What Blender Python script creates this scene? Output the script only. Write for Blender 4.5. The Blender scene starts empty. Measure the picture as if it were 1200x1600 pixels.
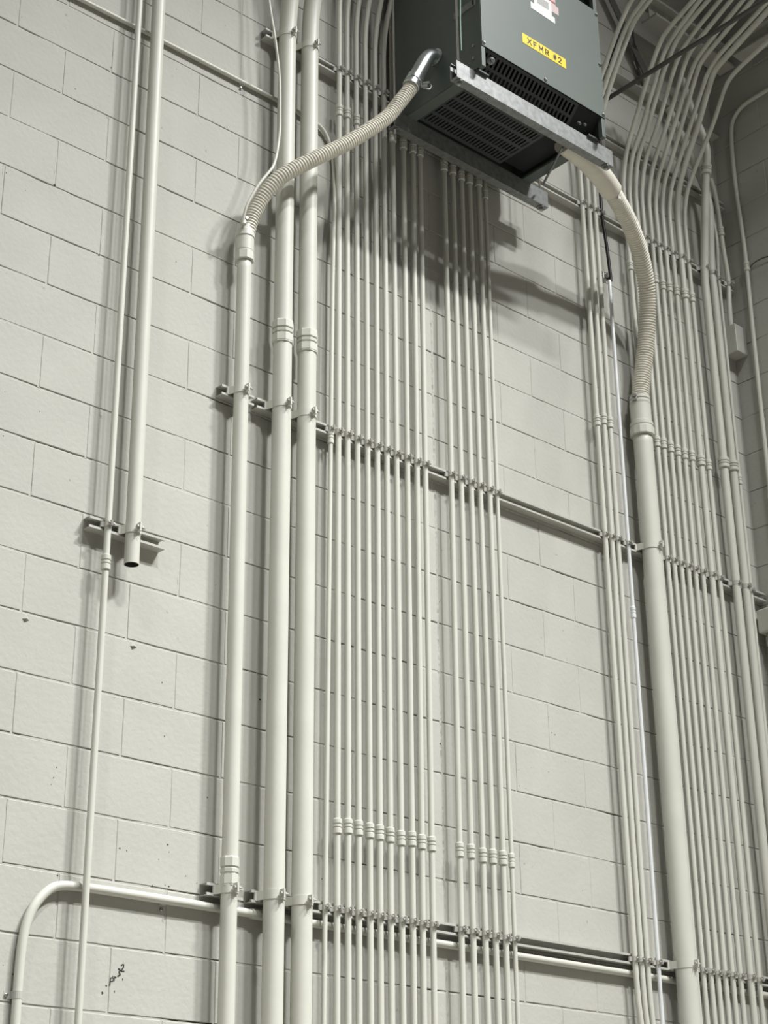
import bpy, bmesh, math, random
from mathutils import Vector, Matrix
# measured world data (metres; wall face is y = 0, floor z = 0): camera, conduit runs, chips in the paint
CAM = {"f":2756.9635265390857,"loc":[-4.314905,-4.712109,1.630581],"r":[0.74428,-0.667789,-0.010227],"u":[-0.264923,-0.309256,0.913333],"w":[0.613076,0.677066,0.407085]}
RUNS = {
 'A0': {"r":0.0117,"pts":[[-1.3597,-0.0527,0.006],[-1.3409,-0.0527,8.296]],"cz":[3.883],"ab":[-1.3459,0.00227]},
 'A1': {"r":0.026,"pts":[[-1.2587,-0.067,3.896],[-1.2734,-0.067,8.296]],"cz":[],"ab":[-1.266,-0.00336]},
 'B': {"r":0.0279,"pts":[[-0.8101,-0.0689,0.006],[-0.8187,-0.0689,5.316]],"cz":[2.9207],"ab":[-0.8199,-0.00162]},
 'C': {"r":0.0365,"pts":[[-0.6363,-0.0775,0.006],[-0.6318,-0.0775,5.796],[-0.6314,-0.0775,6.276],[-0.6313,-0.0775,6.396],[-0.6312,-0.082,6.546],[-0.6311,-0.105,6.696],[-0.6309,-0.17,6.896],[-0.6306,-0.33,7.296],[-0.6297,-0.8,8.496]],"cz":[5.0189],"ab":[-0.6316,0.00077]},
 'D': {"r":0.0365,"pts":[[-0.5153,-0.0775,0.006],[-0.5104,-0.0775,5.856],[-0.51,-0.0775,6.336],[-0.5099,-0.0775,6.456],[-0.5098,-0.082,6.596],[-0.5097,-0.1,6.716],[-0.5095,-0.155,6.896],[-0.5092,-0.31,7.296],[-0.5082,-0.78,8.496]],"cz":[5.0216],"ab":[-0.5102,0.00083]},
 'P1': {"r":0.009,"pts":[[-0.4193,-0.05,0.006],[-0.3643,-0.05,4.896],[-0.357,-0.05,5.546],[-0.3361,-0.04,5.8176],[-0.3211,-0.014,5.9591],[-0.3318,-0.014,6.0315],[-0.3567,-0.014,6.0912],[-0.3815,-0.014,6.1217],[-0.4131,-0.014,6.1357],[-0.55,-0.012,6.152],[-1.0,-0.012,6.152],[-1.6,-0.012,6.146],[-2.6,-0.012,6.126]],"cz":[4.6692],"ab":[-0.3508,0.01125]},
 'P2': {"r":0.0117,"pts":[[-0.3429,-0.0527,0.006],[-0.3263,-0.0527,6.196],[-0.3251,-0.0527,6.676],[-0.3247,-0.0527,6.796],[-0.325,-0.0647,6.896],[-0.325,-0.0877,6.996],[-0.325,-0.2127,7.296],[-0.325,-0.6027,8.196]],"cz":[3.1507,6.2244],"ab":[-0.3266,0.00267]},
 'P3': {"r":0.0117,"pts":[[-0.2879,-0.0527,0.006],[-0.2818,-0.0527,6.156],[-0.2813,-0.0527,6.636],[-0.2812,-0.0527,6.756],[-0.2813,-0.0647,6.856],[-0.2813,-0.0877,6.956],[-0.2813,-0.2127,7.256],[-0.2813,-0.6027,8.156]],"cz":[3.1582,6.2317],"ab":[-0.2819,0.00099]},
 'P4': {"r":0.0117,"pts":[[-0.2405,-0.0527,0.006],[-0.2298,-0.0527,6.116],[-0.2289,-0.0527,6.596],[-0.2287,-0.0527,6.716],[-0.2288,-0.0647,6.816],[-0.2288,-0.0877,6.916],[-0.2288,-0.2127,7.216],[-0.2288,-0.6027,8.116]],"cz":[3.1593,6.2232],"ab":[-0.2298,0.00175]},
 'P5': {"r":0.0117,"pts":[[-0.187,-0.0527,0.006],[-0.1776,-0.0527,6.096],[-0.1769,-0.0527,6.576],[-0.1767,-0.0527,6.696],[-0.1767,-0.0647,6.796],[-0.1767,-0.0877,6.896],[-0.1767,-0.2127,7.196],[-0.1767,-0.6027,8.096]],"cz":[3.1582],"ab":[-0.1776,0.00155]},
 'P6': {"r":0.0117,"pts":[[-0.1476,-0.0527,0.006],[-0.122,-0.0527,6.066],[-0.12,-0.0527,6.546],[-0.1195,-0.0527,6.666],[-0.1193,-0.0647,6.766],[-0.1193,-0.0877,6.866],[-0.1493,-0.2127,7.166],[-0.1593,-0.6027,8.066]],"cz":[3.1588],"ab":[-0.1219,0.00423]},
 'P7': {"r":0.0117,"pts":[[-0.0969,-0.0527,0.006],[-0.0721,-0.0527,6.066],[-0.0701,-0.0527,6.546],[-0.0696,-0.0527,6.666],[-0.0695,-0.0647,6.766],[-0.0695,-0.0877,6.866],[-0.0695,-0.2127,7.166],[-0.0695,-0.6027,8.066]],"cz":[3.1577],"ab":[-0.0719,0.00409]},
 'P8': {"r":0.0117,"pts":[[-0.0406,-0.0527,0.006],[-0.0179,-0.0527,7.046],[-0.0163,-0.0527,7.526],[-0.0159,-0.0527,7.646],[-0.019,-0.0647,7.746],[-0.019,-0.0877,7.846],[-0.019,-0.2127,8.146],[-0.019,-0.6027,9.046]],"cz":[3.1541,6.2356],"ab":[-0.0209,0.00323]},
 'P9': {"r":0.0117,"pts":[[0.0035,-0.0527,0.006],[0.0475,-0.0527,7.046],[0.0505,-0.0527,7.526],[0.0513,-0.0527,7.646],[0.0453,-0.0647,7.746],[0.0453,-0.0877,7.846],[0.0453,-0.2127,8.146],[0.0453,-0.6027,9.046]],"cz":[3.16,6.2296],"ab":[0.0416,0.00625]},
 'P10': {"r":0.0117,"pts":[[0.0443,-0.0527,0.006],[0.1062,-0.0527,7.046],[0.1104,-0.0527,7.526],[0.1115,-0.0527,7.646],[0.1031,-0.0647,7.746],[0.1031,-0.0877,7.846],[0.1031,-0.2127,8.146],[0.1031,-0.6027,9.046]],"cz":[3.156,6.2346],"ab":[0.0979,0.00879]},
 'P11': {"r":0.0117,"pts":[[0.1032,-0.0527,0.006],[0.1457,-0.0527,7.046],[0.1486,-0.0527,7.526],[0.1493,-0.0527,7.646],[0.1436,-0.0647,7.746],[0.1436,-0.0877,7.846],[0.1436,-0.2127,8.146],[0.1436,-0.6027,9.046]],"cz":[3.1562,6.236],"ab":[0.1399,0.00603]},
 'Q1': {"r":0.0117,"pts":[[0.2418,-0.0527,0.006],[0.2943,-0.0527,7.046],[0.2978,-0.0527,7.526],[0.2987,-0.0527,7.646],[0.2917,-0.0647,7.746],[0.2917,-0.0877,7.846],[0.2917,-0.2127,8.146],[0.2917,-0.6027,9.046]],"cz":[3.1557,6.2299],"ab":[0.2872,0.00745]},
 'Q2': {"r":0.0117,"pts":[[0.3079,-0.0527,0.006],[0.3459,-0.0527,7.046],[0.3485,-0.0527,7.526],[0.3492,-0.0527,7.646],[0.3441,-0.0647,7.746],[0.3441,-0.0877,7.846],[0.3441,-0.2127,8.146],[0.3441,-0.6027,9.046]],"cz":[3.1579,6.235],"ab":[0.3408,0.00541]},
 'Q3': {"r":0.0117,"pts":[[0.3797,-0.0527,0.006],[0.3958,-0.0527,7.046],[0.3969,-0.0527,7.526],[0.3971,-0.0527,7.646],[0.395,-0.0647,7.746],[0.395,-0.0877,7.846],[0.395,-0.2127,8.146],[0.395,-0.6027,9.046]],"cz":[3.1523,6.2261],"ab":[0.3936,0.00228]},
 'Q4': {"r":0.0117,"pts":[[0.4363,-0.0527,0.006],[0.4461,-0.0527,7.046],[0.4467,-0.0527,7.526],[0.4469,-0.0527,7.646],[0.4456,-0.0647,7.746],[0.4456,-0.0877,7.846],[0.4456,-0.2127,8.146],[0.4456,-0.6027,9.046]],"cz":[3.156,6.2293],"ab":[0.4448,0.00139]},
 'Q5': {"r":0.0117,"pts":[[0.4872,-0.0527,0.006],[0.5049,-0.0527,7.046],[0.5061,-0.0527,7.526],[0.5064,-0.0527,7.646],[0.504,-0.0647,7.746],[0.504,-0.0877,7.846],[0.504,-0.2127,8.146],[0.504,-0.6027,9.046]],"cz":[3.1586,6.2432],"ab":[0.5025,0.00251]},
 'Q6': {"r":0.009,"pts":[[0.5431,-0.05,0.006],[0.5479,-0.05,7.046],[0.5483,-0.05,7.526],[0.5484,-0.05,7.646],[0.5477,-0.062,7.746],[0.5477,-0.085,7.846],[0.5477,-0.21,8.146],[0.5477,-0.6,9.046]],"cz":[3.1567,6.1992],"ab":[0.5473,0.00069]},
 'R1': {"r":0.0117,"pts":[[1.2852,-0.0527,0.006],[1.2852,-0.0527,1.996],[1.2724,-0.0527,2.346],[1.2428,-0.0527,2.596],[1.2263,-0.0527,2.766],[1.2158,-0.0527,6.096],[1.2143,-0.0527,6.576],[1.2139,-0.0527,6.696],[1.2143,-0.075,6.786],[1.2143,-0.1,6.866],[1.2143,-0.2551,7.1416],[1.2143,-0.3629,7.3138],[1.2143,-0.4212,7.3912],[1.2143,-0.4478,7.4136],[1.2143,-1.365,8.1875]],"cz":[5.2677],"ab":[1.2158,-0.00313]},
 'R2': {"r":0.0117,"pts":[[1.3209,-0.0527,0.006],[1.3209,-0.0527,1.996],[1.2974,-0.0527,2.346],[1.2783,-0.0527,2.596],[1.2653,-0.0527,2.766],[1.2637,-0.0527,6.096],[1.2634,-0.0527,6.576],[1.2634,-0.0527,6.696],[1.2634,-0.075,6.786],[1.2634,-0.1,6.866],[1.2634,-0.2185,7.0993],[1.2634,-0.3323,7.2885],[1.2634,-0.3976,7.372],[1.2634,-0.4626,7.4099],[1.2634,-1.4996,8.0137]],"cz":[5.291],"ab":[1.2637,-0.00048]},
 'R3': {"r":0.0117,"pts":[[1.3552,-0.0527,0.006],[1.3552,-0.0527,1.996],[1.3336,-0.0527,2.346],[1.315,-0.0527,2.596],[1.3022,-0.0527,2.766],[1.3076,-0.0527,6.096],[1.3084,-0.0527,6.576],[1.3086,-0.0527,6.696],[1.3084,-0.075,6.786],[1.3084,-0.1,6.866],[1.3084,-0.1902,7.0804],[1.3084,-0.3324,7.3086],[1.3084,-0.3803,7.3816],[1.3084,-0.4456,7.4198],[1.3084,-0.4888,7.4439],[1.3084,-1.537,8.0281]],"cz":[5.2857],"ab":[1.3076,0.00161]},
 'S': {"r":0.009,"pts":[[1.3734,-0.05,0.006],[1.3798,-0.05,5.096],[1.3807,-0.05,5.796],[1.381,-0.05,6.076]],"cz":[4.3763],"ab":[1.381,0.00125]},
 'S_shaded': {"r":0.0085,"pts":[[1.381,-0.05,6.076],[1.3913,-0.052,6.0735],[1.3813,-0.052,6.213],[1.3693,-0.052,6.3352],[1.3556,-0.052,6.4394],[1.358,-0.052,6.5704],[1.3658,-0.052,6.7625],[1.375,-0.06,6.896],[1.375,-0.09,7.096],[1.375,-0.2,7.396],[1.375,-0.5,7.896]]},
 'E': {"r":0.0445,"pts":[[1.5245,-0.0855,0.006],[1.4949,-0.0855,5.306]],"ab":[1.4905,-0.00557]},
 'Gm1': {"r":0.0117,"pts":[[1.6181,-0.0527,0.006],[1.545,-0.0527,6.096],[1.5392,-0.0527,6.576],[1.5378,-0.0527,6.696],[1.539,-0.0724,6.8129],[1.539,-0.0965,6.8965],[1.539,-0.1429,6.9916],[1.539,-0.2377,7.1812],[1.539,-0.2862,7.2756],[1.539,-0.3508,7.3845],[1.539,-0.3969,7.4323],[1.539,-0.5687,7.5094],[1.539,-1.7549,8.0414]],"cz":[6.2242],"ab":[1.545,-0.012]},
 'G0': {"r":0.0117,"pts":[[1.6327,-0.0527,0.006],[1.587,-0.0527,6.096],[1.5834,-0.0527,6.576],[1.5825,-0.0527,6.696],[1.5832,-0.0778,6.8305],[1.5832,-0.1001,6.8921],[1.5832,-0.1646,7.0009],[1.5832,-0.2638,7.2122],[1.5832,-0.3052,7.2952],[1.5832,-0.3548,7.3774],[1.5832,-0.4006,7.4217],[1.5832,-0.5924,7.535],[1.5832,-1.7117,8.1962]],"cz":[],"ab":[1.587,-0.0075]},
 'G1': {"r":0.0117,"pts":[[1.6799,-0.0527,0.006],[1.6355,-0.0527,6.096],[1.632,-0.0527,6.576],[1.6311,-0.0527,6.696],[1.6318,-0.0753,6.8447],[1.6318,-0.1033,6.9211],[1.6318,-0.1654,7.024],[1.6318,-0.2631,7.2373],[1.6318,-0.3086,7.3184],[1.6318,-0.3627,7.4023],[1.6318,-0.4448,7.477],[1.6318,-0.608,7.5522],[1.6318,-1.7887,8.0961]],"cz":[5.2965],"ab":[1.6355,-0.00729]},
 'G2': {"r":0.0117,"pts":[[1.7324,-0.0527,0.006],[1.6818,-0.0527,6.096],[1.6778,-0.0527,6.576],[1.6768,-0.0527,6.696],[1.6776,-0.0799,6.8343],[1.6776,-0.1101,6.9155],[1.6776,-0.1885,7.0334],[1.6776,-0.2885,7.2458],[1.6776,-0.3402,7.3474],[1.6776,-0.4155,7.4349],[1.6776,-0.6445,7.5544],[1.6776,-1.7969,8.1561]],"cz":[5.3023],"ab":[1.6818,-0.0083]},
 'G3': {"r":0.0117,"pts":[[1.7733,-0.0527,0.006],[1.7358,-0.0527,6.096],[1.7329,-0.0527,6.576],[1.7321,-0.0527,6.696],[1.7327,-0.0799,6.8207],[1.7327,-0.1107,6.9018],[1.7327,-0.2029,7.052],[1.7327,-0.3155,7.2821],[1.7327,-0.3604,7.3761],[1.7327,-0.4249,7.4382],[1.7327,-0.6731,7.567],[1.7327,-1.8271,8.1654]],"cz":[5.3005,6.2274],"ab":[1.7358,-0.00615]},
 'G4': {"r":0.0117,"pts":[[1.821,-0.0527,0.006],[1.7875,-0.0527,6.096],[1.7848,-0.0527,6.576],[1.7841,-0.0527,6.696],[1.7847,-0.0808,6.8245],[1.7847,-0.1149,6.8944],[1.7847,-0.21,7.0732],[1.7847,-0.3369,7.3162],[1.7847,-0.3889,7.3963],[1.7847,-0.4838,7.4543],[1.7847,-0.7077,7.5739],[1.7847,-1.8545,8.1862]],"cz":[5.2985,6.2113],"ab":[1.7875,-0.00551]},
 'G5': {"r":0.0117,"pts":[[1.8707,-0.0527,0.006],[1.8394,-0.0527,6.096],[1.8369,-0.0527,6.576],[1.8363,-0.0527,6.696],[1.8368,-0.0794,6.8254],[1.8368,-0.1131,6.89],[1.8368,-0.2171,7.0905],[1.8368,-0.3426,7.3557],[1.8368,-0.3843,7.4161],[1.8368,-0.5111,7.4817],[1.8368,-0.7295,7.5891],[1.8368,-1.8959,8.1629]],"cz":[5.2974,6.2203],"ab":[1.8394,-0.00513]},
 'G6': {"r":0.0117,"pts":[[1.922,-0.0527,0.006],[1.8947,-0.0527,6.096],[1.8925,-0.0527,6.576],[1.892,-0.0527,6.696],[1.8924,-0.0767,6.8167],[1.8924,-0.114,6.8954],[1.8924,-0.2303,7.11],[1.8924,-0.3424,7.3235],[1.8924,-0.3965,7.4012],[1.8924,-0.4721,7.4495],[1.8924,-0.7815,7.5788],[1.8924,-1.9811,8.0798]],"cz":[5.3049,6.2215],"ab":[1.8947,-0.0045]},
 'G7': {"r":0.0155,"pts":[[1.9891,-0.0565,0.006],[1.9565,-0.0565,6.096],[1.9539,-0.0565,6.576],[1.9533,-0.0565,6.696],[1.9538,-0.0716,6.8077],[1.9538,-0.101,6.8908],[1.9538,-0.1651,7.0234],[1.9538,-0.2413,7.1496],[1.9538,-0.3176,7.3162],[1.9538,-0.3701,7.4159],[1.9538,-0.4363,7.4502],[1.9538,-0.7358,7.5808],[1.9538,-1.9275,8.1002]],"cz":[5.2957,6.2234],"ab":[1.9565,-0.00535]},
 'G8': {"r":0.0117,"pts":[[2.0553,-0.0527,0.006],[2.0195,-0.0527,6.096],[2.0167,-0.0527,6.576],[2.016,-0.0527,6.696],[2.0166,-0.0674,6.7906],[2.0166,-0.0946,6.8752],[2.0166,-0.175,6.9996],[2.0166,-0.2981,7.1726],[2.0166,-0.3777,7.3295],[2.0166,-0.429,7.3809],[2.0166,-0.4895,7.4063],[2.0166,-0.6738,7.4581],[2.0166,-1.9254,7.8096]],"cz":[5.2944,6.2306],"ab":[2.0195,-0.00586]},
 'H1': {"r":0.0205,"pts":[[2.1765,-0.0615,0.006],[2.1325,-0.0615,5.796],[2.1289,-0.0615,6.276],[2.128,-0.0615,6.396],[2.1257,-0.0852,6.5828],[2.1257,-0.1209,6.8789],[2.1257,-0.1403,7.0206],[2.1257,-0.154,7.0697],[2.1257,-0.1574,7.1407],[2.1257,-0.1353,7.2547],[2.1057,-0.1,7.396],[2.0757,-0.08,7.596]],"cz":[5.3361,7.0098],"ab":[2.1303,-0.00759]},
 'H2': {"r":0.0205,"pts":[[2.25,-0.0615,0.006],[2.2046,-0.0615,5.746],[2.2008,-0.0615,6.226],[2.1999,-0.0615,6.346],[2.1971,-0.0579,6.4708],[2.1971,-0.0779,6.6947],[2.1971,-0.0913,6.8582],[2.165,-0.072,7.016],[2.08,-0.058,7.196],[1.97,-0.05,7.376]],"cz":[5.3416],"ab":[2.2019,-0.00791]},
 'H3': {"r":0.009,"pts":[[2.2843,-0.05,0.006],[2.2678,-0.05,5.896],[2.2665,-0.05,6.376],[2.2661,-0.05,6.496],[2.2656,-0.0632,6.6327],[2.2656,-0.0614,6.7321],[2.2656,-0.0471,6.8347],[2.2656,-0.0464,6.9073]],"cz":[5.293],"ab":[2.2672,-0.0028]},
 'H4': {"r":0.0135,"pts":[[2.338,-0.045,6.18],[2.336,-0.046,6.226],[2.3364,-0.05,6.3377],[2.3481,-0.05,6.4194],[2.3492,-0.05,6.5014],[2.334,-0.05,6.6205],[2.3246,-0.05,6.7829],[2.32,-0.05,6.9053],[2.3027,-0.05,7.015],[2.2827,-0.05,7.0671]],"cz":[6.7557]},
 'K': {"r":0.0117,"pts":[[2.389,-0.137,0.006],[2.389,-0.137,5.096],[2.389,-0.1374,5.7595],[2.389,-0.1398,6.2036],[2.389,-0.1454,6.5859],[2.389,-0.1394,6.7863],[2.389,-0.1293,6.9926],[2.389,-0.1315,7.2376],[2.389,-0.1411,7.3992],[2.389,-0.1695,7.4592],[2.389,-0.2298,7.4969],[2.389,-0.3158,7.5026],[2.389,-0.4004,7.5043],[2.389,-1.2,7.516],[2.389,-2.5,7.526]],"cz":[6.5221]},
 'bot': {"r":0.0147,"pts":[[-1.547,-0.017,0.006],[-1.547,-0.017,2.396],[-1.5468,-0.017,2.5623],[-1.5394,-0.017,2.6576],[-1.5141,-0.017,2.7279],[-1.4666,-0.017,2.7826],[-1.4225,-0.017,2.8043],[-1.3,-0.017,2.808],[-1.0,-0.017,2.808],[0.5,-0.017,2.808],[2.39,-0.017,2.808]]},
}
CHIPS = [(-1.592, 2.545, 0.0016), (-1.557, 2.522, 0.0032), (-1.227, 2.521, 0.0042), (-1.203, 2.953, 0.0045), (-1.176, 2.949, 0.0032), (-1.018, 2.992, 0.0042), (-1.012, 2.969, 0.0026), (-1.072, 2.851, 0.0042), (-1.007, 2.857, 0.0048), (-1.426, 2.834, 0.0051), (-1.022, 2.859, 0.0026), (-0.942, 2.900, 0.0026), (-1.051, 2.939, 0.0022), (-1.463, 3.138, 0.0029), (-1.470, 3.116, 0.0022), (-0.649, 3.565, 0.0058), (-0.864, 3.176, 0.0035), (-0.897, 2.883, 0.0019), (0.230, 3.572, 0.0070), (-0.360, 2.971, 0.0032), (-0.268, 3.862, 0.0042), (-1.124, 6.062, 0.0022), (-1.819, 5.254, 0.0032), (-1.738, 5.216, 0.0026), (-1.068, 3.538, 0.0029), (-1.049, 3.354, 0.0032), (-1.454, 3.173, 0.0022), (-1.569, 5.741, 0.0035), (-1.421, 5.917, 0.0029), (-1.625, 5.291, 0.0070), (-1.421, 5.082, 0.0048), (-1.086, 5.190, 0.0032), (-1.742, 4.248, 0.0032), (-1.750, 4.410, 0.0019), (-1.614, 4.382, 0.0022), (-1.330, 4.380, 0.0022), (0.850, 3.804, 0.0022), (0.864, 3.739, 0.0029), (0.937, 3.631, 0.0022), (0.657, 3.480, 0.0038), (0.694, 3.476, 0.0022), (0.969, 4.209, 0.0022), (1.033, 5.509, 0.0022), (0.998, 6.491, 0.0032), (0.998, 3.110, 0.0029), (0.732, 3.567, 0.0019), (0.883, 3.734, 0.0032), (0.658, 3.545, 0.0019), (0.263, 4.384, 0.0032), (0.236, 3.995, 0.0038), (0.242, 4.158, 0.0032), (0.833, 3.569, 0.0026)]
WORLD = ((.96, .96, .96, 1), .06)
EXPOSURE = -1.68
LAMPS = [(3.0, -6.0, 12.6, 3700, 'hall light over the aisle beyond the end of the right wall', 112),
         (1.5, -7.2, 12.6, 2500, 'hall light in the second row in front of the transformer', 110),
         (-1.36, -6.2, 12.6, 1500, 'hall light over the aisle in front of the left half of the wall', 109),
         (-7.0, -4.2, 12.4, 800, 'hall light far to the left of the pipes', 104)]

# ------------------------------------------------------------------ helpers
C = bpy.context.scene.collection
R = random.Random(7)
V = Vector

def lin(c):
    return tuple(((x/255)/12.92 if x/255 <= .04045 else (((x/255)+.055)/1.055)**2.4) for x in c) + (1.0,)

def mat(name, col, rough=.6, metal=0.0, var=.06, vscale=6.0, bump=0.0, bscale=200.0, spec=.5, speck=None):
    m = bpy.data.materials.new(name); m.use_nodes = True
    nt = m.node_tree; b = nt.nodes['Principled BSDF']
    b.inputs['Roughness'].default_value = rough; b.inputs['Metallic'].default_value = metal
    b.inputs['Specular IOR Level'].default_value = spec
    tc = nt.nodes.new('ShaderNodeTexCoord')
    n = nt.nodes.new('ShaderNodeTexNoise'); n.inputs['Scale'].default_value = vscale; n.inputs['Detail'].default_value = 5
    nt.links.new(tc.outputs['Object'], n.inputs['Vector'])
    r = nt.nodes.new('ShaderNodeValToRGB')
    a = lin(col)
    r.color_ramp.elements[0].position = .3; r.color_ramp.elements[1].position = .7
    r.color_ramp.elements[0].color = tuple(x*(1-var) for x in a[:3]) + (1,)
    r.color_ramp.elements[1].color = tuple(min(1, x*(1+var)) for x in a[:3]) + (1,)
    nt.links.new(n.outputs['Fac'], r.inputs['Fac'])
    out = r.outputs['Color']
    if speck:
        dark, sc, thr = speck
        v = nt.nodes.new('ShaderNodeTexNoise'); v.inputs['Scale'].default_value = sc; v.inputs['Detail'].default_value = 3
        nt.links.new(tc.outputs['Object'], v.inputs['Vector'])
        k = nt.nodes.new('ShaderNodeValToRGB')
        k.color_ramp.elements[0].position = thr; k.color_ramp.elements[0].color = (0, 0, 0, 1)
        k.color_ramp.elements[1].position = thr + .06; k.color_ramp.elements[1].color = (1, 1, 1, 1)
        nt.links.new(v.outputs['Fac'], k.inputs['Fac'])
        mx = nt.nodes.new('ShaderNodeMix'); mx.data_type = 'RGBA'
        nt.links.new(k.outputs['Color'], mx.inputs[0]); nt.links.new(out, mx.inputs[6]); mx.inputs[7].default_value = lin(dark)
        out = mx.outputs[2]
    nt.links.new(out, b.inputs['Base Color'])
    if bump:
        n2 = nt.nodes.new('ShaderNodeTexNoise'); n2.inputs['Scale'].default_value = bscale; n2.inputs['Detail'].default_value = 6
        nt.links.new(tc.outputs['Object'], n2.inputs['Vector'])
        bp = nt.nodes.new('ShaderNodeBump'); bp.inputs['Strength'].default_value = 1.0; bp.inputs['Distance'].default_value = bump
        nt.links.new(n2.outputs['Fac'], bp.inputs['Height']); nt.links.new(bp.outputs['Normal'], b.inputs['Normal'])
    return m

M = dict(
    wall=mat('painted_block', (186, 185, 176), .8, var=.035, vscale=4.5, bump=.0014, bscale=50, spec=.25, speck=((158, 156, 147), 26, .70)),
    paint=mat('conduit_paint', (207, 207, 195), .42, var=.03, vscale=9, bump=.0003, bscale=60, spec=.4),
    strut=mat('strut_paint', (184, 183, 174), .5, var=.05, vscale=14, spec=.4),
    clamp=mat('clamp_paint', (184, 182, 173), .45, var=.09, vscale=40, spec=.45),
    zinc=mat('zinc_bolt', (172, 172, 168), .32, .9, var=.12, vscale=60),
    galv=mat('galvanised_steel', (138, 140, 138), .45, .45, var=.22, vscale=38),
    emt=mat('bare_steel_conduit', (244, 247, 246), .28, .2, var=.05, vscale=12),
    rod=mat('bright_rod', (196, 196, 190), .4, .15, var=.08, vscale=50),
    elbow=mat('cast_elbow', (196, 202, 200), .3, .85, var=.15, vscale=50),
    flex=mat('flex_jacket', (222, 218, 203), .5, var=.05, vscale=14, spec=.4),
    box=mat('transformer_enamel', (94, 102, 96), .45, var=.03, vscale=8, spec=.4),
    grille=mat('grille_enamel', (64, 68, 67), .5, var=.04, vscale=8),
    core=mat('dark_core', (26, 29, 31), .7, var=.2),
    black=mat('shade_black', (32, 32, 33), .35, var=.1),  # shade on the upper shiny conduit, put into the colour
    bore=mat('pipe_bore', (60, 58, 54), .9, var=.2),
    green=mat('green_wire', (74, 108, 92), .4, var=.1),
    yellow=mat('yellow_label', (232, 200, 22), .5, var=.03),
    ink=mat('label_ink', (34, 26, 8), .6, var=.05),
    white=mat('white_label', (215, 215, 211), .5, var=.02),
    pink=mat('pale_pink_label', (198, 176, 172), .5, var=.05),
    red=mat('red_print', (170, 70, 72), .5, var=.05),
    print=mat('grey_print', (160, 160, 156), .5, var=.25, vscale=260),
    chip=mat('chipped_paint', (58, 54, 48), .9, var=.25, vscale=60),
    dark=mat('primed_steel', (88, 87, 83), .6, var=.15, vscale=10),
    floor=mat('concrete', (128, 124, 117), .6, var=.12, vscale=.7, bump=.001, bscale=30),
    ceil=mat('roof_deck', (190, 190, 184), .7, var=.03),
    lampbody=mat('lamp_housing', (225, 225, 222), .4, var=.02),
)

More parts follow.
